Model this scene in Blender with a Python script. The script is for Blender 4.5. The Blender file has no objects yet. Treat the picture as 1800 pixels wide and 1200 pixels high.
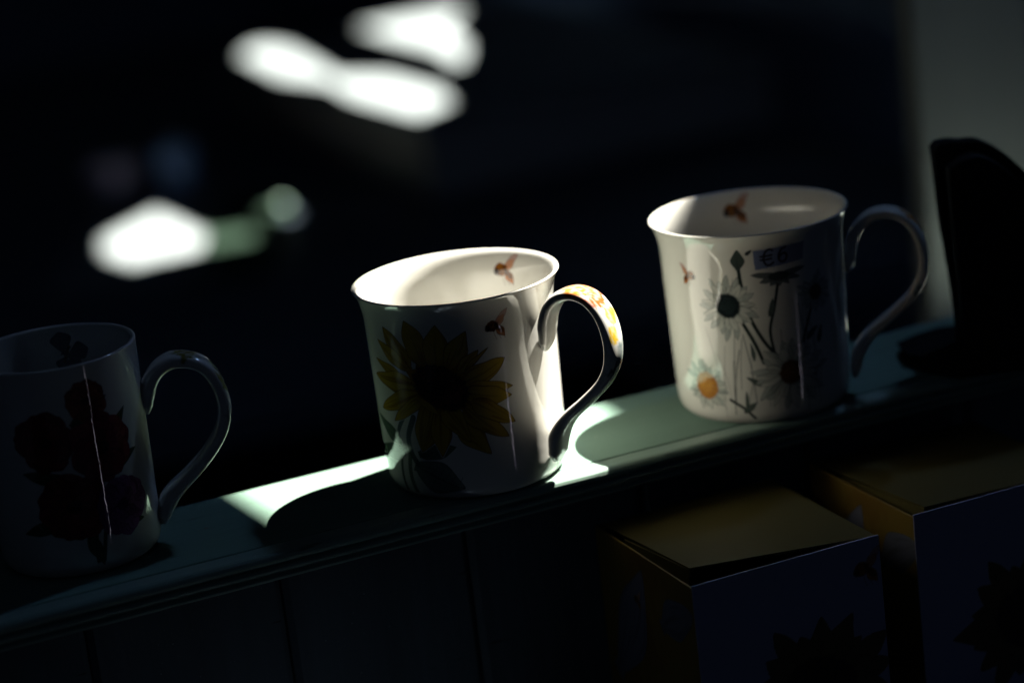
import bpy, math, random
import numpy as np
from mathutils import Vector, Matrix
from mathutils.geometry import tessellate_polygon

random.seed(4); np.random.seed(4)
scene = bpy.context.scene
COL = scene.collection

# ------------------------------------------------------------------ camera
CAM = np.array([-0.3499, -0.9209, 0.3453])
YAW, PITCH, ROLL = 0.3744, 0.2819, -0.1209
fw = np.array([math.sin(YAW)*math.cos(PITCH), math.cos(YAW)*math.cos(PITCH), -math.sin(PITCH)])
rt0 = np.array([math.cos(YAW), -math.sin(YAW), 0.0]); up0 = np.cross(rt0, fw)
rt = math.cos(ROLL)*rt0 + math.sin(ROLL)*up0
up = -math.sin(ROLL)*rt0 + math.cos(ROLL)*up0
cam_data = bpy.data.cameras.new('camera'); cam = bpy.data.objects.new('camera', cam_data); COL.objects.link(cam)
cam.matrix_world = Matrix(((rt[0], up[0], -fw[0], CAM[0]), (rt[1], up[1], -fw[1], CAM[1]),
                           (rt[2], up[2], -fw[2], CAM[2]), (0, 0, 0, 1)))
cam_data.sensor_width = 36.0; cam_data.lens = 90.03
cam_data.clip_start = 0.02; cam_data.clip_end = 60
cam_data.dof.use_dof = True; cam_data.dof.focus_distance = 1.012; cam_data.dof.aperture_fstop = 4.0
scene.camera = cam

# ------------------------------------------------------------------ world, lamps, exposure
world = bpy.data.worlds.new('World'); scene.world = world; world.use_nodes = True
bgn = world.node_tree.nodes['Background']
bgn.inputs['Color'].default_value = (0.34, 0.50, 0.85, 1); bgn.inputs['Strength'].default_value = 0.0085

SUN = Vector((0.633, 0.196, 1.0)).normalized()       # towards the light
LAMP = Vector((0.0, 0.02, 0.0)) + SUN*9.0
def aim(o, target):
    o.rotation_euler = (Vector(target) - o.location).to_track_quat('-Z', 'Y').to_euler()
def spot(name, loc, target, energy, color, size, radius):
    d = bpy.data.lights.new(name, 'SPOT'); o = bpy.data.objects.new(name, d); COL.objects.link(o)
    o.location = loc; aim(o, target); d.energy = energy; d.color = color
    d.spot_size = math.radians(size); d.spot_blend = 0.1; d.shadow_soft_size = radius
    return o
def area(name, loc, target, sx, sy, energy, color):
    d = bpy.data.lights.new(name, 'AREA'); o = bpy.data.objects.new(name, d); COL.objects.link(o)
    d.shape = 'RECTANGLE'; d.size = sx; d.size_y = sy
    o.location = loc; aim(o, target); d.energy = energy; d.color = color
    return o
spot('sunbeam', LAMP, (0.25, 1.0, -0.15), 25000, (1.0, 0.965, 0.875), 36, 0.022)
area('window_skylight', SUN*1.25 + Vector((0, 0.02, 0)), (0, 0.02, 0), 0.085, 0.065, 0.95, (0.29, 0.47, 0.86))
area('doorway_light', (0.94, -1.85, -0.74), (0, 0.0, 0.03), 0.032, 0.11, 0.022, (0.86, 0.80, 1.0))
area('doorway_light', (0.975, -1.84, -0.635), (0, 0.0, 0.03), 0.020, 0.05, 0.004, (0.86, 0.80, 1.0))

scene.view_settings.view_transform = 'Standard'; scene.view_settings.look = 'None'
scene.view_settings.gamma = 1.0; scene.view_settings.exposure = 0.0
scene.view_settings.use_curve_mapping = False
scene.render.engine = 'CYCLES'
cy = scene.cycles
cy.use_denoising = True; cy.max_bounces = 14; cy.diffuse_bounces = 1; cy.glossy_bounces = 6
cy.caustics_reflective = True; cy.blur_glossy = 0.03; cy.sample_clamp_indirect = 20.0

# ------------------------------------------------------------------ helpers
def link(o, parent=None):
    COL.objects.link(o)
    if parent is not None: o.parent = parent
    return o
def tag(o, label=None, cat=None, group=None, kind=None):
    for k, v in (('label', label), ('category', cat), ('group', group), ('kind', kind)):
        if v: o[k] = v
    return o
def empty(name, loc, rz=0.0):
    o = bpy.data.objects.new(name, None); COL.objects.link(o)
    o.location = loc; o.rotation_euler = (0, 0, rz); o.empty_display_size = 0.01
    return o
def mesh(name, verts, faces, mat, parent=None, smooth=False, cols=None, normals=None):
    me = bpy.data.meshes.new(name)
    verts = np.asarray(verts, dtype=np.float32)
    if isinstance(faces, np.ndarray):
        n, k = faces.shape
        me.vertices.add(len(verts)); me.vertices.foreach_set('co', verts.ravel())
        me.loops.add(n*k); me.loops.foreach_set('vertex_index', faces.astype(np.int32).ravel())
        me.polygons.add(n); me.polygons.foreach_set('loop_start', np.arange(0, n*k, k, dtype=np.int32))
        me.polygons.foreach_set('loop_total', np.full(n, k, dtype=np.int32))
        me.update(calc_edges=True)
    else:
        me.from_pydata([tuple(map(float, v)) for v in verts], [], [list(f) for f in faces]); me.update()
    if smooth: me.polygons.foreach_set('use_smooth', np.ones(len(me.polygons), dtype=bool))
    if cols is not None:
        a = me.color_attributes.new('ink', 'FLOAT_COLOR', 'POINT')
        c4 = np.ones((len(verts), 4), dtype=np.float32); c4[:, :3] = cols
        a.data.foreach_set('color', c4.ravel())
    me.validate()
    if normals is not None: me.normals_split_custom_set_from_vertices([tuple(map(float, n)) for n in normals])
    me.materials.append(mat)
    o = bpy.data.objects.new(name, me); return link(o, parent)
def box(name, x0, x1, y0, y1, z0, z1, mat, parent=None, bevel=0.0):
    v = [(x, y, z) for z in (z0, z1) for y in (y0, y1) for x in (x0, x1)]
    f = [(0, 2, 3, 1), (4, 5, 7, 6), (0, 1, 5, 4), (2, 6, 7, 3), (0, 4, 6, 2), (1, 3, 7, 5)]
    o = mesh(name, v, f, mat, parent)
    if bevel:
        m = o.modifiers.new('bevel', 'BEVEL'); m.width = bevel; m.segments = 2
    return o
def catmull(P, sub):
    P = np.asarray(P, float); Q = np.vstack([2*P[0]-P[1], P, 2*P[-1]-P[-2]]); out = []
    for i in range(1, len(Q)-2):
        p0, p1, p2, p3 = Q[i-1], Q[i], Q[i+1], Q[i+2]
        for t in np.linspace(0, 1, sub, endpoint=False):
            out.append(0.5*((2*p1) + (-p0+p2)*t + (2*p0-5*p1+4*p2-p3)*t*t + (-p0+3*p1-3*p2+p3)*t**3))
    out.append(P[-1]); return np.array(out)
_R = np.random.RandomState(11).rand(256, 256)
def noise(x, y):
    xi, yi = np.floor(x).astype(int), np.floor(y).astype(int); fx, fy = x-xi, y-yi
    fx, fy = fx*fx*(3-2*fx), fy*fy*(3-2*fy)
    g = lambda a, b: _R[a % 256, b % 256]
    return (g(xi, yi)*(1-fx)+g(xi+1, yi)*fx)*(1-fy)+(g(xi, yi+1)*(1-fx)+g(xi+1, yi+1)*fx)*fy
def fbm(x, y): return (noise(x, y)+0.5*noise(2*x+7, 2*y+3)+0.25*noise(4*x+1, 4*y+9))/1.75
def ss(a, b, x):
    t = np.clip((x-a)/(b-a), 0, 1); return t*t*(3-2*t)

# ------------------------------------------------------------------ materials
def mat(name, color, rough=0.6, spec=0.5, bump=0.0, bscale=100.0, var=0.0, vscale=20.0, attr=False, coat=0.0, stretch=None, metallic=0.0, wear=False):
    m = bpy.data.materials.new(name); m.use_nodes = True; nt = m.node_tree; b = nt.nodes['Principled BSDF']
    b.inputs['Base Color'].default_value = (*color, 1); b.inputs['Roughness'].default_value = rough
    b.inputs['Specular IOR Level'].default_value = spec; b.inputs['Coat Weight'].default_value = coat
    b.inputs['Coat Roughness'].default_value = 0.03; b.inputs['Metallic'].default_value = metallic
    tc = nt.nodes.new('ShaderNodeTexCoord'); mp = nt.nodes.new('ShaderNodeMapping')
    nt.links.new(tc.outputs['Object'], mp.inputs['Vector'])
    if stretch: mp.inputs['Scale'].default_value = stretch
    if attr:
        at = nt.nodes.new('ShaderNodeAttribute'); at.attribute_name = 'ink'
        nt.links.new(at.outputs['Color'], b.inputs['Base Color'])
    elif var:
        n = nt.nodes.new('ShaderNodeTexNoise'); n.inputs['Scale'].default_value = vscale; n.inputs['Detail'].default_value = 6
        nt.links.new(mp.outputs[0], n.inputs['Vector'])
        r = nt.nodes.new('ShaderNodeValToRGB')
        r.color_ramp.elements[0].position = 0.3; r.color_ramp.elements[1].position = 0.7
        r.color_ramp.elements[0].color = (*[c*(1-var) for c in color], 1)
        r.color_ramp.elements[1].color = (*[min(1, c*(1+var)) for c in color], 1)
        nt.links.new(n.outputs['Fac'], r.inputs['Fac']); nt.links.new(r.outputs['Color'], b.inputs['Base Color'])
        if wear:                       # dust specks, scuffs and small chips in the paint
            last = r.outputs['Color']
            for sc, det, lo, hi, colr, st in ((900, 2, 0.70, 0.76, (0.55, 0.58, 0.55), (1, 1, 1)), (260, 8, 0.66, 0.72, tuple(c*0.45 for c in color), (0.12, 1, 1)), (120, 10, 0.72, 0.75, (0.30, 0.24, 0.17), (0.6, 1, 1))):
                m2 = nt.nodes.new('ShaderNodeMapping'); m2.inputs['Scale'].default_value = st; nt.links.new(tc.outputs['Object'], m2.inputs['Vector'])
                nn = nt.nodes.new('ShaderNodeTexNoise'); nn.inputs['Scale'].default_value = sc; nn.inputs['Detail'].default_value = det
                nt.links.new(m2.outputs[0], nn.inputs['Vector'])
                mm = nt.nodes.new('ShaderNodeMapRange'); mm.inputs['From Min'].default_value = lo; mm.inputs['From Max'].default_value = hi
                nt.links.new(nn.outputs['Fac'], mm.inputs['Value'])
                mx = nt.nodes.new('ShaderNodeMix'); mx.data_type = 'RGBA'; mx.inputs[7].default_value = (*colr, 1)
                nt.links.new(mm.outputs[0], mx.inputs[0]); nt.links.new(last, mx.inputs[6]); last = mx.outputs[2]
            nt.links.new(last, b.inputs['Base Color'])
        mr = nt.nodes.new('ShaderNodeMapRange'); mr.inputs['To Min'].default_value = max(0.02, rough-0.08)
        mr.inputs['To Max'].default_value = min(1, rough+0.1)
        nt.links.new(n.outputs['Fac'], mr.inputs['Value']); nt.links.new(mr.outputs[0], b.inputs['Roughness'])
    if bump:
        n2 = nt.nodes.new('ShaderNodeTexNoise'); n2.inputs['Scale'].default_value = bscale; n2.inputs['Detail'].default_value = 3
        nt.links.new(mp.outputs[0], n2.inputs['Vector'])
        bp = nt.nodes.new('ShaderNodeBump'); bp.inputs['Strength'].default_value = 1.0; bp.inputs['Distance'].default_value = bump
        nt.links.new(n2.outputs['Fac'], bp.inputs['Height']); nt.links.new(bp.outputs[0], b.inputs['Normal'])
    return m
WHITE = (0.78, 0.76, 0.69)
M = dict(
    china=mat('glazed_china', WHITE, 0.022, 0.78, bump=0.00016, bscale=70),
    ink=mat('glazed_print', WHITE, 0.022, 0.78, bump=0.00016, bscale=70, attr=True),
    sage=mat('sage_paint', (0.23, 0.36, 0.285), 0.6, 0.10, bump=0.00022, bscale=420, var=0.12, vscale=30, stretch=(0.10, 1, 1), wear=True),
    sage_dark=mat('sage_paint_moulding', (0.28, 0.40, 0.33), 0.38, 0.4, bump=0.00012, bscale=300, var=0.12, vscale=40, stretch=(0.2, 1, 1), wear=True),
    plank=mat('painted_plank', (0.14, 0.18, 0.20), 0.55, 0.3, bump=0.0008, bscale=120, var=0.3, vscale=30, stretch=(1, 1, 0.12), wear=True),
    yellow=mat('yellow_card', (0.12, 0.10, 0.03), 0.5, 0.3, bump=0.00005, bscale=500, var=0.05, vscale=40),
    card_edge=mat('raw_card', (0.55, 0.42, 0.22), 0.8, 0.2, var=0.1, vscale=200),
    card_print=mat('printed_card', (0.7, 0.7, 0.8), 0.45, 0.35, attr=True),
    dark_card=mat('inside_card', (0.10, 0.08, 0.05), 0.8, 0.2, var=0.1, vscale=60),
    paper=mat('sticker_paper', (0.30, 0.42, 0.80), 0.5, 0.3, attr=True),
    pen=mat('pen_ink', (0.015, 0.015, 0.03), 0.5, 0.3, var=0.2, vscale=300),
    felt=mat('black_felt', (0.012, 0.013, 0.014), 0.95, 0.1, bump=0.0006, bscale=350, var=0.3, vscale=60),
    front_slab=mat('black_front_slab', (0.008, 0.008, 0.009), 0.6, 0.2, bump=0.0002, bscale=600, var=0.2, vscale=80),
    board=mat('pale_painted_board', (0.45, 0.50, 0.47), 0.7, 0.2, bump=0.0004, bscale=40, var=0.08, vscale=6, stretch=(3, 1, 0.4)),
    dark_wall=mat('dark_wall_paint', (0.36, 0.47, 0.60), 0.9, 0.1, bump=0.001, bscale=30, var=0.2, vscale=3),
    dark_floor=mat('dark_floor_boards', (0.15, 0.18, 0.22), 0.7, 0.2, bump=0.001, bscale=20, var=0.3, vscale=4, stretch=(0.2, 2, 1)),
    dark_wood=mat('dark_table_wood', (0.06, 0.08, 0.11), 0.5, 0.25, bump=0.0005, bscale=40, var=0.3, vscale=8, stretch=(0.2, 1, 1)),
    linen=mat('white_linen', (0.27, 0.30, 0.31), 0.9, 0.1, bump=0.0008, bscale=300, var=0.05, vscale=20),
    pale_wood=mat('pale_plinth_paint', (0.25, 0.28, 0.29), 0.6, 0.2, bump=0.0005, bscale=60, var=0.06, vscale=10),
    grey_base=mat('grey_plinth_base', (0.42, 0.40, 0.38), 0.7, 0.2, var=0.1, vscale=10),
    lilac=mat('lilac_glaze', (0.45, 0.40, 0.55), 0.4, 0.4, var=0.1, vscale=40),
    blue=mat('blue_glaze', (0.16, 0.28, 0.55), 0.4, 0.4, var=0.1, vscale=40),
    green_ball=mat('green_ball_glaze', (0.22, 0.34, 0.26), 0.3, 0.5, var=0.1, vscale=60),
    green_cloth=mat('green_cloth', (0.024, 0.045, 0.030), 0.9, 0.1, bump=0.001, bscale=200, var=0.2, vscale=30),
)

# ------------------------------------------------------------------ setting
def to_world(px, py, z):
    d = fw + rt*(px-900)/4501.4 - up*(py-600)/4501.4
    t = (z-CAM[2])/d[2]; return Vector(CAM + t*d)
def at_depth(px, py, t):
    return Vector(CAM + t*(fw + rt*(px-900)/4501.4 - up*(py-600)/4501.4))
WALL_X = 1.2
def through_wall(P):            # where the light ray to P crosses the added gobo wall
    P = Vector(P); t = (WALL_X-P.x)/(LAMP.x-P.x); Q = P + (LAMP-P)*t; return (Q.y, Q.z)

TABLE_Z, PLINTH_Z = -0.30, -0.215
shelf_patch = [(-0.0855, -0.014, 0), (-0.046, -0.014, 0), (-0.040, -0.055, 0), (0.022, -0.057, 0), (0.036, -0.018, 0), (0.047, -0.028, 0), (0.0510, 0.012, 0), (0.0575, 0.030, 0), (0.0765, 0.050, 0), (0.0790, 0.100, 0), (-0.0965, 0.100, 0)]
pl = at_depth(1612, 300, 1.54)
ledge_patch = [(pl.x+dx, pl.y+dy, -0.11) for dx, dy in ((0.004, -0.085), (0.070, -0.085), (0.070, -0.046), (0.004, -0.046))]
table_patch = [to_world(x, y, TABLE_Z) for x, y in
               [(166, 425), (272, 368), (356, 406), (396, 408), (455, 398), (462, 420), (400, 432), (334, 442), (222, 468), (172, 450)]]
plinth_low = [to_world(x, y, PLINTH_Z) for x, y in
              [(412, 98), (446, 74), (506, 82), (566, 114), (596, 134), (690, 134), (786, 160), (808, 182), (742, 210), (616, 174), (574, 148), (484, 136)]]
plinth_top = [to_world(x, y, PLINTH_Z) for x, y in
              [(594, 42), (700, -2), (760, -40), (832, -50), (822, 10), (794, 52), (828, 80), (824, 112), (798, 118), (766, 92), (660, 64)]]
bead_c = to_world(495, 360, TABLE_Z+0.006)
bead_patch = [(bead_c.x+dx, bead_c.y+dy, bead_c.z) for dx, dy in ((-.02, -.02), (.02, -.02), (.02, .02), (-.02, .02))]
def shrink(poly, k):
    c_ = sum((Vector(P) for P in poly), Vector())/len(poly); return [c_+(Vector(P)-c_)*k for P in poly]
table_patch = shrink(table_patch, 0.93); plinth_low = shrink(plinth_low, 0.95); plinth_top = shrink(plinth_top, 0.94)
holes = [[through_wall(P) for P in poly] for poly in (shelf_patch, ledge_patch, table_patch, plinth_low, plinth_top, bead_patch)]
outer = [(-2.2, -0.8), (4.3, -0.8), (4.3, 4.6), (-2.2, 4.6)]
loops = [[Vector((WALL_X, y, z)) for y, z in lp] for lp in [outer] + holes]
tris = tessellate_polygon(loops)
wv = [v for lp in loops for v in lp]
gobo_wall = mesh('gobo_wall', [tuple(v) for v in wv], [tuple(t) for t in tris], M['dark_wall'])  # unseen wall added to block the lamp; openings cut to shape the sun patches
sm = gobo_wall.modifiers.new('thickness', 'SOLIDIFY'); sm.thickness = 0.004; sm.offset = 0
tag(gobo_wall, kind='structure', label='added dark wall out of view, its openings cut to shape the sun patches')

tag(box('floor', -2.2, 1.195, -2.2, 4.3, -0.84, -0.80, M['dark_floor']), kind='structure')
tag(box('back_wall', -2.2, 1.19, 4.2, 4.3, -0.80, 2.6, M['dark_wall']), kind='structure')
tag(box('left_wall', -2.3, -2.2, -0.3, 4.3, -0.80, 2.6, M['dark_wall']), kind='structure')

# pale post, with an unseen, added ledge at its foot
pl = at_depth(1612, 300, 1.54)
post = empty('pale_post', (pl.x, pl.y, -0.80))
box('board', 0.004, 0.085, 0, 0.02, 0, 0.93, M['board'], post, 0.002)
box('board', 0.088, 0.175, 0, 0.02, 0, 0.93, M['board'], post, 0.002)
box('board', 0.178, 0.30, 0, 0.02, 0, 0.93, M['board'], post, 0.002)
box('bounce_ledge', 0.0, 0.36, -0.17, -0.002, 0.66, 0.69, M['board'], post, 0.002)  # added out of sight to bounce sun onto the foot of the boards
box('bracket', 0.05, 0.08, -0.15, -0.002, 0.0, 0.658, M['board'], post, 0.002)
tag(post, 'pale painted boards standing upright behind the black board', 'post')

# ------------------------------------------------------------------ shelf
shelf = empty('shelf', (0, 0, 0))
tag(shelf, 'narrow sage green shelf with beaded front edge carrying the mugs', 'shelf')
X0, X1 = -0.62, 0.46
box('top_board', X0, X1, 0.0006, 0.0700, -0.014, 0.0, M['sage'], shelf, 0.0006)
prof = [(-0.0002, -0.0002), (-0.0080, -0.0002), (-0.0092, -0.0006), (-0.0100, -0.0015), (-0.0104, -0.0027), (-0.0102, -0.0038),
        (-0.0092, -0.0046), (-0.0078, -0.0050), (-0.0075, -0.0056), (-0.0084, -0.0061), (-0.0092, -0.0069), (-0.0093, -0.0078),
        (-0.0086, -0.0086), (-0.0072, -0.0091), (-0.0066, -0.0097), (-0.0072, -0.0103), (-0.0079, -0.0110), (-0.0078, -0.0118),
        (-0.0070, -0.0125), (-0.0002, -0.0125)]
nx = 60; xs = np.linspace(X0, X1, nx); vv = []; ff = []
for i, x in enumerate(xs):
    for j, (y, z) in enumerate(prof):
        w = 0.00022*(fbm(np.array([x*40.0]), np.array([j*1.3]))[0]-0.5) if 1 < j < len(prof)-1 else 0
        vv.append((x, y+w, z+w*0.5))
n = len(prof)
for i in range(nx-1):
    for j in range(n): ff.append((i*n+j, (i+1)*n+j, (i+1)*n+(j+1) % n, i*n+(j+1) % n))
ff.append(tuple(range(n-1, -1, -1))); ff.append(tuple(range((nx-1)*n, nx*n)))
mo = mesh('front_moulding', vv, ff, M['sage_dark'], shelf)
mo.modifiers.new('bevel', 'BEVEL').width = 0.0002

panel = empty('plank_panel', (0, 0.012, -0.30))
tag(panel, 'upright painted planks below the mug shelf', 'panel')
def plank_mesh(w):
    c = 0.0025
    pr = [(0, 0.012), (0, c), (c, 0), (w-c, 0), (w, c), (w, 0.012)]
    v = [(x, y, 0) for x, y in pr] + [(x, y, 0.285) for x, y in pr]
    f = [(i, (i+1) % 6, 6+(i+1) % 6, 6+i) for i in range(6)] + [(5, 4, 3, 2, 1, 0), (6, 7, 8, 9, 10, 11)]
    return v, f
pv, pf = plank_mesh(0.0800); pm = None
for k in range(13):
    if pm is None:
        o = mesh('plank', pv, pf, M['plank'], panel); pm = o.data
    else: o = link(bpy.data.objects.new('plank', pm), panel)
    o.location = (-0.1745 - 0.0808*5 + 0.0808*k, 0.0004*((k*7) % 3), 0)

low = box('lower_shelf', X0, X1, -0.20, 0.008, -0.165, -0.145, M['dark_wood'], None, 0.001)
tag(low, 'dark lower shelf carrying the yellow mug boxes', 'shelf')

# ------------------------------------------------------------------ painting of printed motifs, in millimetres on the surface
K = math.pi/180*38.5          # mm of wall per degree
class Ink:
    """colour and coverage sampled at points (s, z) in mm"""
    def __init__(self, s, z):
        self.s, self.z = s, z; self.c = np.tile(np.array(WHITE), (len(s), 1)); self.a = np.zeros(len(s))
    def put(self, cov, col):
        cov = np.clip(cov, 0, 1); self.c = self.c*(1-cov[:, None]) + np.asarray(col)*cov[:, None]
        self.a = np.maximum(self.a, cov)
    def petal(self, b, t, W, fill, base, line, bend=0.0, fat=0.75, lw=0.10, veins=0.35, cov=1.0, seed=0):
        b, t = np.array(b, float), np.array(t, float); ax = t-b; L = np.hypot(*ax); ax /= L; nm = np.array([-ax[1], ax[0]])
        ds, dz = self.s-b[0], self.z-b[1]; u = (ds*ax[0]+dz*ax[1])/L; v = ds*nm[0]+dz*nm[1]
        v = v - bend*L*u*u
        uu = np.clip(u, 0, 1)
        w = 0.5*W*np.power(np.sin(np.pi*np.power(uu, fat)), 0.8)*(1+0.10*np.sin(9*uu+seed)) + 0.02
        w = np.where((u < 0) | (u > 1), -1, np.maximum(w, 0.22*W*(1-uu/0.35)))
        d = w-np.abs(v); inside = ss(-0.12, 0.12, d)*(u >= 0)*(u <= 1)
        q = v/np.maximum(w, 0.1)
        fib = fbm(q*4.0+seed*3.1, uu*1.5+seed)
        f = np.asarray(fill)[None, :]*(1-0.55*ss(0.35, 0.0, uu))[:, None] + np.asarray(base)[None, :]*(0.55*ss(0.35, 0.0, uu))[:, None]
        vein = veins*ss(0.50, 0.72, fib)*(1-0.4*uu); f = f*(1-vein[:, None]) + np.asarray(base)[None, :]*vein[:, None]*0.8
        edge = ss(lw*2.4+0.10, lw*0.5, d) + 0.7*ss(0.93, 1.0, uu) + 0.5*ss(0.13, 0.03, np.abs(q))*ss(0.9, 0.2, uu)
        edge = np.clip(edge, 0, 1)[:, None]*0.85
        f = f*(1-edge) + np.asarray(line)[None, :]*edge
        cv = np.clip(inside*cov, 0, 1); self.c = self.c*(1-cv[:, None]) + f*cv[:, None]; self.a = np.maximum(self.a, cv)
    def blob(self, c, rx, ry, rot, col, soft=0.25, cov=1.0, rag=0.0):
        ds, dz = self.s-c[0], self.z-c[1]; cr, sr = math.cos(rot), math.sin(rot)
        x, y = (ds*cr+dz*sr)/rx, (-ds*sr+dz*cr)/ry; r = np.hypot(x, y)
        if rag: r = r + rag*(fbm(self.s*1.1+c[0], self.z*1.1)-0.5)
        self.put(ss(1+soft, 1-soft, r)*cov, col); return r
    def stroke(self, pts, w, col, cov=1.0):
        P = catmull(pts, 8); best = np.full(len(self.s), 1e9)
        for i in range(len(P)-1):
            a, b = P[i], P[i+1]; d = b-a; L2 = max(d@d, 1e-9)
            t = np.clip(((self.s-a[0])*d[0]+(self.z-a[1])*d[1])/L2, 0, 1)
            best = np.minimum(best, np.hypot(self.s-a[0]-t*d[0], self.z-a[1]-t*d[1]))
        self.put(ss(w+0.12, w-0.12, best)*cov, col)
    def poly(self, pts, col, cov=1.0):
        P = np.array(pts, float); ins = np.zeros(len(self.s), bool); n = len(P)
        for i in range(n):
            a, b = P[i], P[(i+1) % n]
            cnd = ((a[1] > self.z) != (b[1] > self.z))
            ins ^= cnd & (self.s < (b[0]-a[0])*(self.z-a[1])/((b[1]-a[1]) or 1e-9)+a[0])
        self.put(ins*cov, col)
A = lambda p: (p[0]*K, p[1])      # degrees, mm -> mm, mm

YEL, ORG, LINE = (0.50, 0.33, 0.035), (0.25, 0.10, 0.016), (0.05, 0.022, 0.010)
PET = [[(-98.8, 59.6), (-106.5, 73.3), 6.5], [(-85.1, 63.5), (-86.9, 77.3), 7.7], [(-72.4, 60.3), (-70.3, 75.1), 7.7], [(-62.2, 59.9), (-51.8, 71.3), 6.5],
       [(-53.7, 57.7), (-45.2, 62.5), 3.9], [(-46.8, 58.5), (-40.2, 63.7), 1.5], [(-50.9, 51.1), (-29.1, 54.5), 6.9], [(-45.7, 48.5), (-27.0, 44.5), 4.2],
       [(-50.2, 45.4), (-30.0, 38.7), 6.5], [(-99.6, 59.5), (-114.5, 67.2), 4.6], [(-104.3, 52.7), (-119.7, 59.3), 3.5], [(-93.2, 50.4), (-124.5, 50.0), 6.5],
       [(-92.4, 45.2), (-122.4, 36.9), 5.8], [(-87.5, 42.6), (-109.8, 33.8), 4.2], [(-80.4, 39.6), (-87.5, 20.8), 8.9], [(-73.7, 36.4), (-75.5, 19.4), 6.5],
       [(-60.4, 29.8), (-46.3, 18.4), 6.9], [(-72.0, 39.2), (-55.5, 25.4), 6.2], [(-51.7, 37.2), (-37.3, 22.5), 6.5], [(-44.4, 39.2), (-28.4, 29.5), 5.8]]
def paint_sunflower(I):
    c0 = np.array(A((-71.2, 48.8)))
    for k in range(13):           # darker petals behind
        a = k/13*2*math.pi+0.2; e = c0+np.array([math.cos(a)*16.5, math.sin(a)*14.5]); b = c0+np.array([math.cos(a)*6, math.sin(a)*5])
        I.petal(b, e, 6.4, (0.34, 0.17, 0.016), ORG, LINE, seed=k+30)
    for k, (b, t, w) in enumerate(PET):
        b, t = np.array(A(b)), np.array(A(t)); b = b + (c0-b)*0.34
        I.petal(b, t, w*1.38, YEL, ORG, LINE, lw=0.15, veins=0.75, bend=(0.16 if k in (6, 8, 18) else 0.05*math.sin(k*2.1)), seed=k)
    r = I.blob(c0, 12.4, 8.8, -0.52, (0.030, 0.016, 0.010), soft=0.08, rag=0.25)
    sp = fbm(I.s*2.6, I.z*2.6)
    I.put((r < 0.93)*(r > 0.40)*ss(0.52, 0.68, sp)*0.9, (0.17, 0.055, 0.035))
    I.put((r < 0.75)*ss(0.1, 0.6, ((I.s-c0[0])*0.85-(I.z-c0[1])*0.5)/8)*ss(0.45, 0.60, fbm(I.s*4, I.z*4))*0.8, (0.24, 0.09, 0.055))
    I.petal(A((-87, 44.5)), A((-72.6, 38.4)), 3.2, YEL, ORG, LINE, bend=-0.12, seed=77)
LEAF, LEAFD = (0.13, 0.19, 0.13), (0.030, 0.055, 0.040)
def paint_leaves(I):
    I.petal(A((-96, 15.5)), A((-64.5, 4.6)), 13.5, (0.24, 0.29, 0.24), LEAF, LEAFD, bend=0.05, fat=0.85, veins=0.6, seed=3)
    for t in np.linspace(0.2, 0.8, 6):
        b = np.array(A((-96, 15.5)))*(1-t)+np.array(A((-64.5, 4.6)))*t
        I.stroke([b, b+np.array([2.6, 1.4]), b+np.array([4.2, 3.6])], 0.10, LEAFD, 0.7); I.stroke([b, b+np.array([3.0, -0.6]), b+np.array([4.8, -2.4])], 0.10, LEAFD, 0.7)
    I.petal(A((-92, 20)), A((-66, 23.6)), 7.0, LEAF, LEAFD, LEAFD, fat=0.8, seed=8)
    I.stroke([A(p) for p in [(-86.5, 41.1), (-93.8, 39.9), (-104.4, 31.6), (-109.5, 25.3)]], 1.0, (0.07, 0.11, 0.09), 0.9)
    I.stroke([A(p) for p in [(-92, 35.9), (-98.2, 27.4), (-97.7, 20.9), (-93.9, 15.9)]], 1.3, (0.06, 0.10, 0.09), 0.9)
    I.stroke([A(p) for p in [(-106.7, 19.9), (-108.8, 11.4), (-107.9, 2.5)]], 0.8, (0.07, 0.10, 0.07), 0.9)
    I.stroke([A(p) for p in [(-99, 20), (-101, 12), (-99, 2.5)]], 1.1, (0.08, 0.13, 0.08), 0.85)
    I.petal(A((-105, 24)), A((-133, 33)), 6.5, LEAF, LEAFD, LEAFD, seed=5)
    I.petal(A((-104, 20)), A((-140, 17)), 7.0, LEAF, LEAFD, LEAFD, seed=6)
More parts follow.
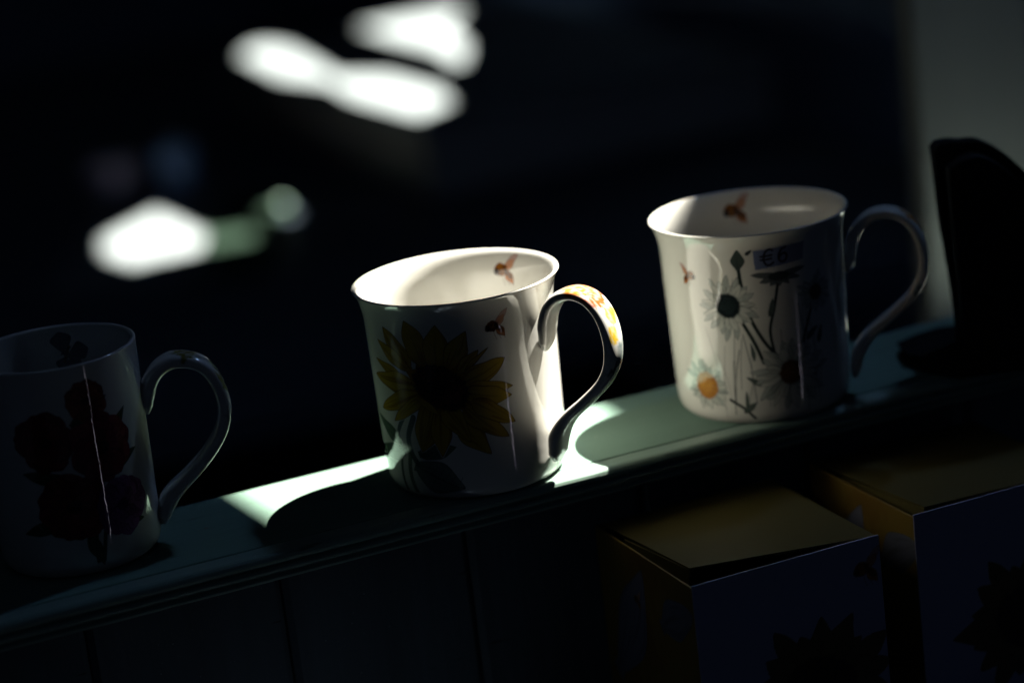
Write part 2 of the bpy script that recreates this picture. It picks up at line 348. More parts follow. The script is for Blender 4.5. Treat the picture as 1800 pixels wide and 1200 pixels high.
def paint_bee(c, k=1.0, flip=1, pale=1.0):
    def f(I):
        c_ = np.array(c, float)
        o = lambda x, y: (c_[0]+flip*x*k, c_[1]+y*k)
        BR, DK, WG = (0.30*pale, 0.105*pale, 0.012), (0.025, 0.012, 0.008), (0.50, 0.27, 0.20)
        I.petal(o(0.2, 0.6), o(4.2, 5.2), 2.2*k, (0.58, 0.36, 0.30), WG, (0.22, 0.10, 0.08), veins=0.5, cov=0.85, seed=1)
        I.petal(o(0.5, 0.2), o(3.0, 3.4), 2.3*k, (0.55, 0.26, 0.14), WG, (0.25, 0.10, 0.06), veins=0.5, cov=0.85, seed=2)
        for x in (-0.8, 0.6, 2.0): I.stroke([o(x, -1), o(x+0.3, -2.4), o(x+0.9, -4.1)], 0.10*k, (0.15, 0.08, 0.06), 0.6)
        I.petal(o(0.4, 0.2), o(2.9, -3.6), 2.6*k, (0.55, 0.20, 0.06), BR, DK, veins=0.6, seed=3)
        I.blob(o(1.6, -1.1), 1.5*k, 0.8*k, flip*-0.9, DK, 0.3, 0.75)
        r = I.blob(o(-1.0, 0.3), 2.05*k, 1.75*k, 0.2, BR, 0.12, 1.0, 0.3)
        I.put(ss(1.1, 0.9, r)*ss(0.50, 0.66, fbm(I.s*3/k, I.z*3/k))*0.75, DK)
        I.blob(o(-2.5, -0.3), 0.85*k, 0.95*k, 0, DK, 0.25, 0.95, 0.2)
        I.blob(o(0.35, 0.1), 0.55*k, 1.35*k, 0.3*flip, DK, 0.35, 0.8)
    return f
GR, GD = (0.66, 0.66, 0.59), (0.030, 0.052, 0.048)
def daisy(I, c, R, n, rc, ccol, cdark, seed, squash=1.0, tilt=0.0):
    c = np.array(c, float); rs = np.random.RandomState(seed)
    for ring in (0, 1):
        for k in range(n):
            a = (k+0.5*ring)/n*2*math.pi + rs.uniform(-0.14, 0.14); L = R*rs.uniform(0.74, 1.10)*(1 if ring == 0 else 0.86)
            e = c+np.array([math.cos(a)*L, math.sin(a)*L*squash]); b = c+np.array([math.cos(a), math.sin(a)*squash])*rc*0.55
            I.petal(b, e, R*rs.uniform(0.17, 0.25), GR if ring else (0.46, 0.49, 0.45), (0.10, 0.14, 0.13), GD, bend=rs.uniform(-0.22, 0.22), fat=1.35, lw=0.09, veins=0.75, cov=0.9, seed=k+ring*40)
    for k in range(46):               # loose sketch lines from the heart outwards
        a = rs.uniform(0, 2*math.pi); r0, r1 = rc*rs.uniform(0.85, 1.0), rc+(R-rc)*rs.uniform(0.15, 0.8); w = rs.uniform(-0.10, 0.10)
        P = [c+np.array([math.cos(a+w*t)*r, math.sin(a+w*t)*r*squash]) for t, r in ((0, r0), (1, 0.5*(r0+r1)), (2.2, r1))]
        I.stroke(P, rs.uniform(0.02, 0.10), GD, rs.uniform(0.45, 0.9))
    r = I.blob(c, rc, rc*1.04*squash, tilt, ccol, 0.10, 1.0, 0.18)
    I.put((r < 1)*ss(0.5, 0.66, fbm(I.s*3, I.z*3+seed))*0.75, cdark)
    I.put(ss(0.35, 0.98, r)*(r < 1.02)*0.5, cdark)
def paint_daisies(I):
    STEM = (0.05, 0.075, 0.06)
    for pts, w in (([(-91.2, 70.5), (-90.2, 61.8), (-87.4, 49.5), (-79.3, 37.1), (-70.2, 28.8)], 0.62), ([(-94.5, 49.7), (-85.8, 37.5), (-80.6, 27.8)], 0.62),
                   ([(-67.7, 61.5), (-71.0, 51.4), (-74.9, 41.3), (-73, 30)], 0.5), ([(-104.5, 11.9), (-95.4, 7.9), (-89.3, 3.2)], 0.5), ([(-44, 52), (-52, 38), (-58, 26)], 0.5)):
        I.stroke([A(p) for p in pts], w*1.25, (0.022, 0.035, 0.03))
    rs = np.random.RandomState(21)
    for k in range(26):               # fine grasses and leaves between the flowers
        a0, z0 = rs.uniform(-112, -36), rs.uniform(2, 20); h_ = rs.uniform(12, 46); b_ = rs.uniform(-9, 9)
        I.stroke([A((a0, z0)), A((a0+b_*0.3, z0+h_*0.5)), A((a0+b_, min(z0+h_, 66)))], rs.uniform(0.05, 0.22), (0.035, 0.05, 0.045), rs.uniform(0.5, 0.9))
    for k in range(12):
        a0, z0 = rs.uniform(-100, -40), rs.uniform(6, 50); t_ = rs.uniform(0.3, 2.8)
        I.petal(A((a0, z0)), A((a0+math.cos(t_)*11, z0+math.sin(t_)*8)), rs.uniform(1.5, 3.0), (0.12, 0.15, 0.13), (0.05, 0.07, 0.06), (0.02, 0.03, 0.03), bend=rs.uniform(-.2, .2), seed=k+60)
    daisy(I, A((-63.5, 22.1)), 17.5, 17, 5.0, (0.20, 0.085, 0.02), (0.05, 0.02, 0.01), 5)
    daisy(I, A((-99.9, 53.4)), 14.5, 16, 5.2, (0.020, 0.030, 0.030), (0.008, 0.012, 0.014), 2)
    daisy(I, A((-121.2, 17.5)), 12.0, 17, 5.7, (0.62, 0.27, 0.025), (0.28, 0.075, 0.010), 9)
    I.petal(A((-91.3, 68.8)), A((-90.7, 77.6)), 5.4, (0.06, 0.08, 0.07), (0.03, 0.04, 0.04), (0.02, 0.03, 0.03), fat=0.8, seed=4)
    I.petal(A((-86, 75)), A((-82, 77)), 1.6, (0.05, 0.06, 0.06), GD, GD, seed=6)
    for k, (x, y) in enumerate([(-14, 1.5), (-10, -2.2), (-5, -4), (0, -4.6), (5, -4), (11, -2), (14, 1.8)]):
        I.petal(A((-66.5, 64.6)), A((-66.5+x*1.25, 64.6+y)), 2.8, (0.15, 0.17, 0.17), GD, (0.02, 0.03, 0.03), seed=k, fat=0.9)
    I.blob(A((-66.5, 64.4)), 4.5, 2.0, 0.0, (0.04, 0.05, 0.045), 0.15)
    daisy(I, A((-42, 54)), 9.5, 14, 3.2, (0.16, 0.08, 0.02), (0.05, 0.02, 0.01), 15)
KL = math.pi/180*33.0
def ruffle(I, c, R, col, dark, seed):
    c = np.array(c, float); rs = np.random.RandomState(seed)
    for ring, q in enumerate((1.0, 0.78, 0.56, 0.34)):
        n = 13-2*ring
        for k in range(n):
            a = k/n*2*math.pi+rs.uniform(-0.2, 0.2); L = R*q*rs.uniform(0.9, 1.1); e = c+L*np.array([math.cos(a), math.sin(a)]); b = c+0.25*L*np.array([math.cos(a), math.sin(a)])
            j = rs.uniform(0.7, 1.35)
            I.petal(b, e, R*q*0.75, tuple(x*j for x in col), dark, tuple(x*0.4 for x in dark), bend=rs.uniform(-.1, .1), fat=1.5, veins=0.7, seed=seed*9+k+ring*20)
    I.blob(c, R*0.22, R*0.2, 0.3, dark, 0.2, 1.0, 0.3)
def paint_blooms(I):
    B = lambda a, z: (a*KL, z)
    for b, e, w in ((B(-80, 62), B(-52, 71), 5), (B(-60, 50), B(-38, 64), 5), (B(-70, 40), B(-32, 46), 6), (B(-70, 20), B(-34, 17), 6), (B(-85, 40), B(-118, 45), 6), (B(-90, 25), B(-125, 20), 6), (B(-80, 18), B(-72, 4), 5)):
        I.petal(b, e, w, (0.07, 0.10, 0.05), (0.03, 0.05, 0.03), (0.02, 0.03, 0.02), seed=int(e[1]))
    for p in ([B(-70, 60), B(-72, 40), B(-76, 6)], [B(-55, 40), B(-66, 22), B(-72, 6)]): I.stroke(p, 0.8, (0.04, 0.07, 0.04))
    ruffle(I, B(-98, 57), 12, (0.24, 0.030, 0.035), (0.04, 0.005, 0.010), 1)
    ruffle(I, B(-67, 71), 8.5, (0.30, 0.075, 0.035), (0.05, 0.01, 0.008), 2)
    ruffle(I, B(-86, 30), 14, (0.26, 0.040, 0.040), (0.04, 0.006, 0.01), 3)
    ruffle(I, B(-60.9, 51), 14, (0.25, 0.028, 0.042), (0.04, 0.004, 0.012), 4)
    ruffle(I, B(-51.7, 26), 12.5, (0.25, 0.09, 0.22), (0.04, 0.012, 0.045), 5)
def paint_butterfly(I):
    B = lambda a, z: (a*math.pi/180*32.0, z)
    C1, C2 = (0.05, 0.06, 0.09), (0.02, 0.02, 0.03)
    I.petal(B(84, 73.5), B(86.5, 83), 8.5, C1, C2, C2, fat=1.4, seed=1)
    I.petal(B(82.5, 73.2), B(66, 75.5), 7.0, C1, C2, C2, fat=1.4, seed=2)
    I.petal(B(83, 73.0), B(88.5, 66.5), 6.0, C1, C2, C2, fat=1.4, seed=3)
    I.petal(B(82, 72.8), B(74, 67.5), 6.0, C1, C2, C2, fat=1.4, seed=4)
    I.stroke([B(85.5, 70), B(83, 73.5), B(80, 76.5)], 0.5, (0.02, 0.015, 0.012))

# ------------------------------------------------------------------ mugs
def lathe(name, prof, seg, mat_, parent):
    P = np.asarray(prof); n = len(P); t = np.arange(seg)/seg*2*math.pi
    v = np.empty((n, seg, 3)); v[:, :, 0] = P[:, 0:1]*np.cos(t); v[:, :, 1] = P[:, 0:1]*np.sin(t); v[:, :, 2] = P[:, 1:2]
    i, j = np.meshgrid(np.arange(n-1), np.arange(seg), indexing='ij'); j2 = (j+1) % seg
    f = np.stack([i*seg+j, i*seg+j2, (i+1)*seg+j2, (i+1)*seg+j], -1).reshape(-1, 4)
    return mesh(name, v.reshape(-1, 3), f, mat_, parent, smooth=True)
class Mug:
    def __init__(self, name, loc, rz, outer, inner, label):
        self.root = empty(name, loc, rz); tag(self.root, label, 'mug', 'patterned china mugs on the shelf')
        o = catmull(outer, 7); i = catmull(inner, 7)
        self.out, self.inn = o, i
        P = np.vstack([o, i[1:] if np.allclose(o[-1], i[0]) else i])*0.001
        self.body = lathe('body', P, 224, M['china'], self.root)
    def r(self, z, inner=False):
        P = self.inn[::-1] if inner else self.out
        k = np.argmax(P[:, 1]) if not inner else len(P)-1
        Q = P[:k+1]; ok = np.concatenate([[True], np.diff(Q[:, 1]) > 1e-6]); Q = Q[ok]
        m = np.concatenate([[True], Q[1:, 1] > np.maximum.accumulate(Q[:, 1])[:-1]]); Q = Q[m]
        return np.interp(z, Q[:, 1], Q[:, 0])
    def patch(self, name, painter, a0, a1, z0, z1, step=0.22, off=0.06, mat_=None, inner=False, kk=K, parent=None, full=False, label=None):
        na = int((a1-a0)*kk/step)+2; nz = int((z1-z0)/step)+2
        a = np.linspace(a0, a1, na); z = np.linspace(z0, z1, nz); Ag, Zg = np.meshgrid(a, z)
        I = Ink((Ag*kk).ravel(), Zg.ravel()); painter(I)
        sg = -1 if inner else 1
        r = self.r(Zg.ravel(), inner); e = 0.4
        dr = (self.r(Zg.ravel()+e, inner)-self.r(Zg.ravel()-e, inner))/(2*e)
        th = np.radians(Ag.ravel()); nrm = np.stack([np.cos(th), np.sin(th), -dr], -1); nrm /= np.linalg.norm(nrm, axis=1)[:, None]; nrm *= sg
        v = np.stack([r*np.cos(th), r*np.sin(th), Zg.ravel()], -1) + nrm*off
        i, j = np.meshgrid(np.arange(nz-1), np.arange(na-1), indexing='ij')
        f = np.stack([i*na+j, i*na+j+1, (i+1)*na+j+1, (i+1)*na+j], -1).reshape(-1, 4)
        if inner: f = f[:, ::-1]
        if not full: f = f[I.a[f].max(1) > 0.06]
        used = np.unique(f); remap = np.full(len(v), -1); remap[used] = np.arange(len(used))
        ob = mesh(name, v[used]*0.001, remap[f], mat_ or M['ink'], parent or self.root, smooth=True, cols=I.c[used], normals=nrm[used])
        if label: ob['label'] = label
        return ob
    def handle(self, path, r0, widths, thick, spots):
        P = catmull(path, 9); n = len(P); L = np.concatenate([[0], np.cumsum(np.hypot(*np.diff(P, axis=0).T))]); L /= L[-1]
        T = np.gradient(P, axis=0); T /= np.hypot(T[:, 0], T[:, 1])[:, None]; N = np.stack([-T[:, 1], T[:, 0]], -1)
        W = np.interp(L, *zip(*widths)); H = np.interp(L, *zip(*thick))
        seg = 56; t = np.arange(seg)/seg*2*math.pi; e = 0.72
        cx = np.sign(np.cos(t))*np.abs(np.cos(t))**e; cz = np.sign(np.sin(t))*np.abs(np.sin(t))**e
        v = np.empty((n, seg, 3)); uv = np.empty((n, seg, 3))
        for i in range(n):
            v[i, :, 0] = r0+P[i, 0]+N[i, 0]*H[i]*0.5*cx; v[i, :, 1] = W[i]*0.5*cz; v[i, :, 2] = P[i, 1]+N[i, 1]*H[i]*0.5*cx
            uv[i, :, 0] = L[i]; uv[i, :, 1] = cz; uv[i, :, 2] = cx
        V = v.reshape(-1, 3); U = uv.reshape(-1, 3)
        i, j = np.meshgrid(np.arange(n-1), np.arange(seg), indexing='ij'); j2 = (j+1) % seg
        f = np.stack([i*seg+j, (i+1)*seg+j, (i+1)*seg+j2, i*seg+j2], -1).reshape(-1, 4)
        cols = np.tile(np.array(WHITE), (len(V), 1))
        for (u0, w0, ru, rw, col, rag) in spots:
            r = np.hypot((U[:, 0]-u0)/ru, (U[:, 1]-w0)/rw) + rag*(fbm(U[:, 0]*60+9, U[:, 1]*5)-0.5)
            cv = (ss(1.12, 0.9, r)*ss(-0.35, 0.05, U[:, 2]))[:, None]*(0.55+0.45*ss(0.35, 0.6, fbm(U[:, 0]*90, U[:, 1]*7)))[:, None]
            cols = cols*(1-cv)+np.array(col)*cv
        faces = [tuple(q) for q in f] + [tuple(range(seg)), tuple(range((n-1)*seg, n*seg))[::-1]]
        return mesh('handle', V*0.001, faces, M['ink'], self.root, smooth=True, cols=cols)

OUT = [(0.0, 2.6), (28.5, 2.4), (30.5, 0.3), (32.2, 0.0), (34.6, 1.0), (36.5, 3.6), (37.35, 7.5), (37.6, 13), (38.0, 30), (38.5, 50), (38.85, 66),
       (39.1, 72), (39.7, 76.5), (40.7, 80), (41.8, 82.4), (42.4, 83.3), (42.35, 83.75), (41.7, 83.95)]
INN = [(41.7, 83.95), (40.6, 83.4), (39.2, 81.4), (37.9, 78), (37.0, 73.5), (36.6, 66), (36.2, 50), (35.8, 30), (35.2, 14), (34.0, 8.2), (30.5, 5.4), (22, 4.6), (0.0, 4.5)]
HPATH = [(1.2, 55.2), (2.2, 58), (3.0, 62), (4.2, 68), (7.2, 74), (12.2, 78.3), (18.6, 79.8), (25.0, 78.0), (29.8, 73.3), (32.6, 66.5), (33.4, 58.5),
         (31.9, 50.5), (27.4, 43.2), (18.6, 35.2), (9.4, 27.6), (3.9, 20.4), (2.0, 13.4), (0.9, 8.2)]
HW = [(0, 3.8), (0.03, 9.0), (0.08, 11.4), (0.2, 12.0), (0.45, 11.8), (0.7, 10.6), (0.82, 11.0), (0.91, 13.0), (0.97, 11.5), (1, 5.0)]
HT = [(0, 2.2), (0.03, 4.2), (0.08, 5.2), (0.2, 5.0), (0.45, 4.6), (0.7, 4.5), (0.82, 5.0), (0.91, 6.0), (0.97, 4.8), (1, 2.4)]

mc = Mug('sunflower_mug', (0, 0.0241, 0), math.atan2(-0.83213, 0.55458), OUT, INN,
         'white china mug with a big sunflower print, lit inside by the sun')
mc.handle(HPATH, 38.8, HW, HT, [(0.28, 0.1, 0.050, 1.5, (0.75, 0.22, 0.03), 1.2), (0.345, -0.2, 0.030, 0.9, (0.62, 0.10, 0.02), 1.6),
                                (0.40, 0.2, 0.03, 0.7, (0.80, 0.50, 0.05), 0.8), (0.46, -0.35, 0.030, 0.45, (0.85, 0.55, 0.03), 0.5),
                                (0.52, 0.5, 0.035, 0.6, (0.30, 0.38, 0.36), 1.0), (0.58, 0.1, 0.04, 0.8, (0.10, 0.15, 0.16), 1.2),
                                (0.64, 0.6, 0.05, 0.7, (0.35, 0.30, 0.06), 1.2)])
mc.patch('leaf_print', paint_leaves, -142, -56, 1.5, 44, off=0.035)
mc.patch('sunflower_print', paint_sunflower, -127, -25, 16, 78.5, off=0.07)
mc.patch('bee_print', paint_bee(A((-34.0, 71.0)), 1.3, pale=0.35), -46, -20, 63, 79, off=0.07)
KI = math.pi/180*37.0
mc.patch('bee_print', paint_bee((91.8*KI, 75.4), 1.5, flip=-1), 74, 104, 67, 82.4, inner=True, kk=KI, off=0.05)

mr_ = Mug('daisy_mug', (0.1354, 0.0241, 0), math.atan2(-0.57619, 0.81732), OUT, INN,
          'white china mug with daisy print and a blue price sticker')
mr_.handle(HPATH, 38.8, HW, HT, [(0.36, 0.2, 0.05, 0.9, (0.55, 0.22, 0.04), 1.0), (0.47, 0.1, 0.04, 0.8, (0.20, 0.24, 0.22), 1.0), (0.6, 0.0, 0.05, 0.9, (0.2, 0.25, 0.23), 1.0)])
mr_.patch('daisy_print', paint_daisies, -150, -27, 1.5, 79, off=0.05)
mr_.patch('bee_print', paint_bee(A((-126.0, 65.5)), 1.05, flip=-1), -140, -115, 59, 72, off=0.07)
mr_.patch('bee_print', paint_bee((106.5*KI, 75.2), 1.6, flip=-1), 88, 122, 67, 82.4, inner=True, kk=KI, off=0.05)
STC = [(-81.3, 76.5), (-48.9, 77.4), (-49.9, 69.7), (-81.0, 68.1)]
def paint_sticker(I):
    I.poly([A(p) for p in STC], (0.17, 0.21, 0.34))
EURO = [[(-69.6, 75.9), (-71.5, 76.6), (-74.2, 75.3), (-75.3, 72.6), (-74.2, 70.2), (-71.8, 69.6), (-69.4, 70.6)], [(-77.0, 73.7), (-73.5, 73.7), (-70.2, 73.9)], [(-77.0, 72.2), (-73.5, 72.2), (-70.6, 72.4)]]
SIX = [[(-61.6, 76.6), (-64.2, 75.6), (-66.0, 73.2), (-65.6, 71.2), (-63.6, 70.3), (-61.4, 71.2), (-60.9, 72.9), (-62.4, 74.0), (-64.6, 73.4), (-65.7, 72.2)]]
def paint_price(I):
    for st in EURO+SIX: I.stroke([A(p) for p in st], 0.30, (0.015, 0.02, 0.05))
stk = mr_.patch('price_sticker', paint_sticker, -84, -46, 67, 78, off=0.16, mat_=M['paper'])
stk['label'] = 'blue price sticker reading €6'
lt = mr_.patch('price_lettering', paint_price, -79, -58, 68.6, 77.6, step=0.14, off=0.20, mat_=M['pen'], parent=stk)

OUTL = [(0.0, 2.6), (23.5, 2.4), (25.5, 0.3), (27.0, 0.0), (29.6, 1.2), (31.4, 4.2), (32.1, 9), (32.3, 15), (32.65, 35), (33.1, 58), (33.55, 76), (33.8, 83.6), (33.85, 85.0), (33.5, 85.6), (32.8, 85.7)]
INNL = [(32.8, 85.7), (32.2, 85.2), (31.8, 83.5), (31.6, 70), (30.8, 45), (30.0, 20), (29.0, 10), (26, 6), (18, 4.8), (0.0, 4.6)]
HPL = [(0.8, 53.4), (1.4, 56), (2.2, 60), (4.0, 65.5), (8.0, 70.6), (13.6, 73.2), (20.0, 72.6), (25.8, 69.2), (29.6, 63.2), (31.4, 56), (31.2, 48.6), (28.6, 41.6), (22.6, 33.6), (14.0, 25.6), (6.0, 19.0), (2.2, 13.0), (0.2, 7.4)]
ml = Mug('floral_mug', (-0.1639, 0.0448, 0), math.atan2(-0.274, 0.9617), OUTL, INNL,
         'shaded china mug with dark red blooms, cut off by the left edge')
ml.handle(HPL, 32.4, HW, [(a, b*1.25) for a, b in HT], [(0.27, 0.0, 0.035, 0.9, (0.25, 0.22, 0.03), 0.9), (0.41, 0.1, 0.06, 1.0, (0.22, 0.19, 0.03), 1.1),
                                (0.55, 0.0, 0.04, 0.9, (0.05, 0.02, 0.05), 0.8), (0.70, 0.2, 0.05, 0.9, (0.12, 0.03, 0.05), 1.0), (0.85, 0.2, 0.04, 0.9, (0.25, 0.12, 0.03), 1.0)])
ml.patch('bloom_print', paint_blooms, -130, -28, 3, 80, off=0.06, kk=KL)
ml.patch('butterfly_print', paint_butterfly, 60, 96, 65, 84, inner=True, kk=math.pi/180*32.0, off=0.05)

# ------------------------------------------------------------------ unidentified black shape, built as a board on a foot, at the right end
stand = empty('display_board', (0, 0, 0))
tag(stand, 'black round-shouldered board on a flat foot at the right end of the shelf', 'board')
def slab(name, outline, depth, thick, matl, bev):
    """upright board cut to an outline, facing the viewer, standing on the shelf"""
    P0 = at_depth(1690, 600, depth); d = Vector((rt0[0], rt0[1], 0)); nn = Vector((-d.y, d.x, 0))
    if nn.y < 0: nn = -nn
    pts = []
    for px, py in outline:
        q = at_depth(px, py, 1.0)-Vector(CAM); q = Vector(q); t = (P0-Vector(CAM)).dot(nn)/q.dot(nn)
        P = Vector(CAM)+q*t; pts.append(Vector((P.x, P.y, max(P.z, 0.0068))))
    n_ = len(pts); v = [tuple(p_) for p_ in pts]+[tuple(p_+nn*thick) for p_ in pts]
    f = [tuple(range(n_)), tuple(range(2*n_-1, n_-1, -1))]+[(i, i+n_, (i+1) % n_+n_, (i+1) % n_) for i in range(n_)]
    o = mesh(name, v, f, matl, stand); m = o.modifiers.new('bevel', 'BEVEL'); m.width = bev; m.segments = 3; m.limit_method = 'ANGLE'
    return o
OUTL1 = catmull([(1690, 640), (1688, 590), (1681, 530), (1668, 450), (1656, 380), (1648, 310), (1642, 266)], 4).tolist() + \
        catmull([(1650, 256), (1672, 252), (1694, 253), (1707, 251), (1726, 252), (1760, 268), (1800, 300), (1846, 350), (1880, 420), (1892, 500), (1890, 640)], 4).tolist()
slab('panel', OUTL1, 1.125, 0.012, M['felt'], 0.002)
OUTL2 = catmull([(1700, 640), (1690, 520), (1676, 400), (1668, 300)], 4).tolist() + catmull([(1690, 284), (1722, 276), (1758, 292), (1796, 324), (1836, 372), (1862, 430), (1872, 520), (1870, 640)], 4).tolist()
slab('panel', OUTL2, 1.108, 0.010, M['front_slab'], 0.002)
ft = [to_world(x, y, 0.006) for x, y in [(1580, 604), (1612, 589), (1650, 577), (1690, 572), (1800, 545), (1900, 548), (1900, 600), (1800, 628), (1690, 642), (1640, 634), (1600, 620)]]
ft = [Vector((p_.x, p_.y, 0.0062)) for p_ in ft]; n_ = len(ft)
fo = mesh('foot', [tuple(p_) for p_ in ft]+[(p_.x, p_.y, 0.0006) for p_ in ft], [tuple(range(n_)), tuple(range(2*n_-1, n_-1, -1))]+[(i, (i+1) % n_, (i+1) % n_+n_, i+n_) for i in range(n_)], M['felt'], stand)
fo.modifiers.new('bevel', 'BEVEL').width = 0.0012

# ------------------------------------------------------------------ yellow mug boxes on the lower shelf
def card_grid(name, o, ux, uz, w, h, painter, parent, step=0.5, nrm=(0, -1, 0)):
    nx_, nz_ = int(w/step)+2, int(h/step)+2
    Xg, Zg = np.meshgrid(np.linspace(0, w, nx_), np.linspace(0, h, nz_))
    I = Ink(Xg.ravel(), Zg.ravel()); painter(I)
    v = np.asarray(o)[None, :] + (np.outer(Xg.ravel(), ux)+np.outer(Zg.ravel(), uz))*0.001
    i, j = np.meshgrid(np.arange(nz_-1), np.arange(nx_-1), indexing='ij')
    f = np.stack([i*nx_+j, i*nx_+j+1, (i+1)*nx_+j+1, (i+1)*nx_+j], -1).reshape(-1, 4)
    ob = mesh(name, v, f, M['card_print'], parent, cols=I.c)
    so = ob.modifiers.new('card', 'SOLIDIFY'); so.thickness = 0.0008; so.offset = -1
    return ob
def box_front(I, seed=0):
    I.c[:] = (0.46, 0.49, 0.66)
    c0 = np.array([52.0, 62.0])
    for k in range(19):
        a = k/19*2*math.pi+0.15; L = 33 + 5*math.sin(k*2.3+seed); e = c0+np.array([math.cos(a)*L, math.sin(a)*L*0.9]); b = c0+np.array([math.cos(a), math.sin(a)*0.9])*10
        I.petal(b, e, 12, (0.17, 0.13, 0.05), (0.09, 0.05, 0.02), LINE, bend=0.08*math.sin(k*1.7), seed=k+seed)
    I.blob(c0, 17, 14, -0.4, (0.02, 0.014, 0.012), 0.08, 1, 0.2)
    paint_bee((76.0, 107.0), 1.7)(I)
def box_side(I):
    I.c[:] = (0.26, 0.17, 0.035)
    I.put(ss(0.45, 0.6, fbm(I.s*0.06+3, I.z*0.04+5))*0.5, (0.17, 0.08, 0.015))
    I.petal((8, 56), (50, 106), 24, (0.19, 0.20, 0.27), (0.13, 0.13, 0.17), (0.09, 0.09, 0.12), fat=1.0, bend=0.15, veins=0.8, seed=3)
    I.petal((56, 92), (84, 110), 17, (0.16, 0.17, 0.23), (0.11, 0.11, 0.14), (0.09, 0.09, 0.11), fat=1.0, bend=-0.1, veins=0.8, seed=5)
    I.petal((30, 20), (62, 60), 20, (0.22, 0.15, 0.03), (0.12, 0.07, 0.02), LINE, bend=0.1, seed=8)
    paint_bee((35, 97), 0.9)(I)
def mug_box(loc, w, d, h, lid_gap, lid_drop, label, seed):
    b = empty('mug_box', loc); tag(b, label, 'box', 'yellow mug boxes on the lower shelf')
    card_grid('front_panel', (0, 0, 0), (1, 0, 0), (0, 0, 1), w*1000, h*1000, lambda I: box_front(I, seed), b)
    card_grid('side_panel', (0, d, 0), (0, -1, 0), (0, 0, 1), d*1000-0.6, h*1000-1.0, box_side, b)
    box('side_panel', w-0.0008, w, 0.0009, d, 0, h-0.001, M['yellow'], b)
    box('back_panel', 0.0009, w-0.0009, d-0.0008, d, 0, h-0.001, M['yellow'], b)
    box('base', 0.0009, w-0.0009, 0.0009, d-0.0009, 0.0, 0.0008, M['dark_card'], b)
    # lid hinged at the back, not quite tucked in at the front
    t = 0.0008
    P = [(0.0070, lid_gap, h+0.0010), (w-0.0015, 0.0012, h-0.0004), (w-0.0016, d-0.0012, h-0.0006), (0.0035, d-0.0012, h-0.0012)]
    v = [(x, y, z) for x, y, z in P]+[(x, y, z-t) for x, y, z in P]
    mesh('lid', v, [(0, 1, 2, 3), (7, 6, 5, 4), (0, 4, 5, 1), (1, 5, 6, 2), (2, 6, 7, 3), (3, 7, 4, 0)], M['yellow'], b)
    q = [(0.0070, lid_gap, h+0.0010-t*1.1), (0.0035, d-0.02, h-0.0012-t*1.1), (0.0048, d-0.03, h-lid_drop), (0.0060, lid_gap+0.004, h-lid_drop-0.004)]
    v = [(x, y, z) for x, y, z in q]+[(x+t, y, z) for x, y, z in q]
    mesh('tuck_flap', v, [(3, 2, 1, 0), (4, 5, 6, 7), (0, 1, 5, 4), (1, 2, 6, 5), (2, 3, 7, 6), (3, 0, 4, 7)], M['yellow'], b)
    return b
mug_box((0.0374, -0.0912, -0.1448), 0.0830, 0.088, 0.1198, 0.0155, 0.016, 'yellow mug box with its lid ajar below the sunflower mug', 0)
mug_box((0.1421, -0.0822, -0.1448), 0.0830, 0.084, 0.1198, 0.0030, 0.012, 'yellow mug box cut off by the right edge of the picture', 6)

# ------------------------------------------------------------------ blurred things far behind
table = empty('display_table', (0.3, 2.1, -0.80))
tag(table, 'dark display table far behind the mugs', 'table')
box('table_top', -0.75, 0.80, -0.95, 1.1, 0.462, 0.496, M['dark_wood'], table, 0.004)
for sx in (-0.70, 0.70):
    for sy in (-0.90, 1.02): box('leg', sx-0.03, sx+0.03, sy-0.03, sy+0.03, 0.0, 0.461, M['dark_wood'], table, 0.003)

c = to_world(262, 420, TABLE_Z); g = empty('linen_napkin', (c.x, c.y, TABLE_Z-0.0035))
def cloth(name, cx, cy, w, h, ang, matl, parent, z=0.0015, seed=0):
    n_ = 26; v = []; f = []; ca, sa = math.cos(ang), math.sin(ang)
    for i in range(n_):
        for j in range(n_):
            x, y = (i/(n_-1)-0.5)*w, (j/(n_-1)-0.5)*h
            v.append((cx+x*ca-y*sa, cy+x*sa+y*ca, z+0.004*float(fbm(np.array([i*0.25+seed]), np.array([j*0.25]))[0])))
    for i in range(n_-1):
        for j in range(n_-1): f.append((i*n_+j, (i+1)*n_+j, (i+1)*n_+j+1, i*n_+j+1))
    o = mesh(name, v, f, matl, parent, smooth=True); s = o.modifiers.new('thickness', 'SOLIDIFY'); s.thickness = 0.0012; s.offset = -1
    return o
cloth('cloth', 0, 0, 0.17, 0.42, YAW, M['linen'], None, seed=2).name = 'tmp'
tmp = bpy.data.objects['tmp']; tmp.name = 'white_napkin'; tmp.data.name = 'white_napkin'; tmp.location = g.location
bpy.data.objects.remove(g)
tag(tmp, 'sunlit white napkin on the far table, blurred, left of the picture', 'napkin')
tmp.rotation_euler = (0, 0, -2*YAW)
c2 = to_world(425, 412, TABLE_Z)
gc = cloth('green_cloth', 0, 0, 0.085, 0.40, -YAW, M['green_cloth'], None, seed=6); gc.location = (c2.x, c2.y, TABLE_Z-0.0030)
tag(gc, 'blurred dark green cloth beside the sunlit white napkin', 'cloth')

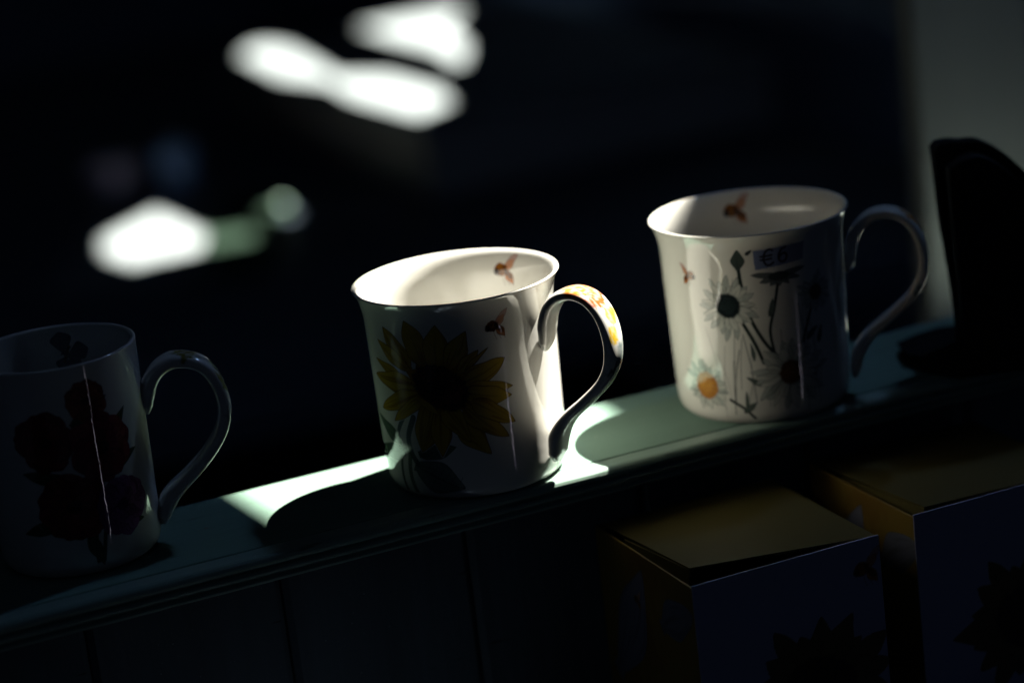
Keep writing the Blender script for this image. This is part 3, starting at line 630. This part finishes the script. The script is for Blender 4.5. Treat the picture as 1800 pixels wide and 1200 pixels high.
def jar(px, py, r, h, matl, label):
    c_ = to_world(px, py, TABLE_Z-0.004); j_ = empty('storage_jar', (c_.x, c_.y, TABLE_Z-0.0038)); tag(j_, label, 'jar', 'jars on the far table')
    for nm, pr, mt in (('body', [(0.0, 0.0), (r*0.9, 0.0), (r, 0.004), (r, h*0.7), (r*0.92, h*0.8), (r*0.7, h*0.86), (0.0, h*0.86)], matl),
                       ('lid', [(0.0, h*0.865), (r*0.76, h*0.865), (r*0.78, h*0.96), (r*0.3, h), (0.0, h)], M['dark_wood'])):
        seg = 32; v = [(a*math.cos(k/seg*2*math.pi), a*math.sin(k/seg*2*math.pi), z) for a, z in pr for k in range(seg)]
        f = [(i*seg+k, i*seg+(k+1) % seg, (i+1)*seg+(k+1) % seg, (i+1)*seg+k) for i in range(len(pr)-1) for k in range(seg)]
        mesh(nm, v, f, mt, j_, smooth=True)
jar(205, 345, 0.034, 0.060, M['lilac'], 'blurred lilac jar on the far table above the white napkin')
jar(318, 340, 0.026, 0.075, M['blue'], 'blurred blue jar on the far table, right of the lilac one')
def ball(name, r, c, matl, parent=None):
    P = [(r*math.sin(a), -r*math.cos(a)) for a in np.linspace(0.02, math.pi-0.02, 13)]
    seg = 24; v = [(a*math.cos(k/seg*2*math.pi), a*math.sin(k/seg*2*math.pi), z) for a, z in P for k in range(seg)]
    f = [(i*seg+k, i*seg+(k+1) % seg, (i+1)*seg+(k+1) % seg, (i+1)*seg+k) for i in range(12) for k in range(seg)]
    o = mesh(name, v, f, matl, parent, smooth=True); o.location = c; return o
bd = ball('green_ball', 0.0075, (bead_c.x, bead_c.y, TABLE_Z-0.004+0.0075), M['green_ball'])
tag(bd, 'tiny blurred pale green ball on the far table beside the green cloth', 'ball')

pc = to_world(742, 216, PLINTH_Z); pa = to_world(380, 100, PLINTH_Z)
ang = math.atan2(pa.y-pc.y, pa.x-pc.x)
pln = empty('white_plinth', (pc.x, pc.y, TABLE_Z-0.003), ang)
hh = PLINTH_Z-TABLE_Z+0.003
def plinth_box(name, x0, x1, y0, y1, z0, z1): return box(name, x0, x1, y0, y1, z0, z1, M['pale_wood'] if name == 'top' else M['grey_base'], pln, 0.003)
L_ = (pa-pc).length
plinth_box('base', 0.0, L_*1.02, -0.46, 0.0, 0, hh-0.012)
plinth_box('top', -0.004, L_*1.02+0.004, -0.464, 0.004, hh-0.0118, hh)
tag(pln, 'white plinth on the far table with sun patches on its top', 'plinth')
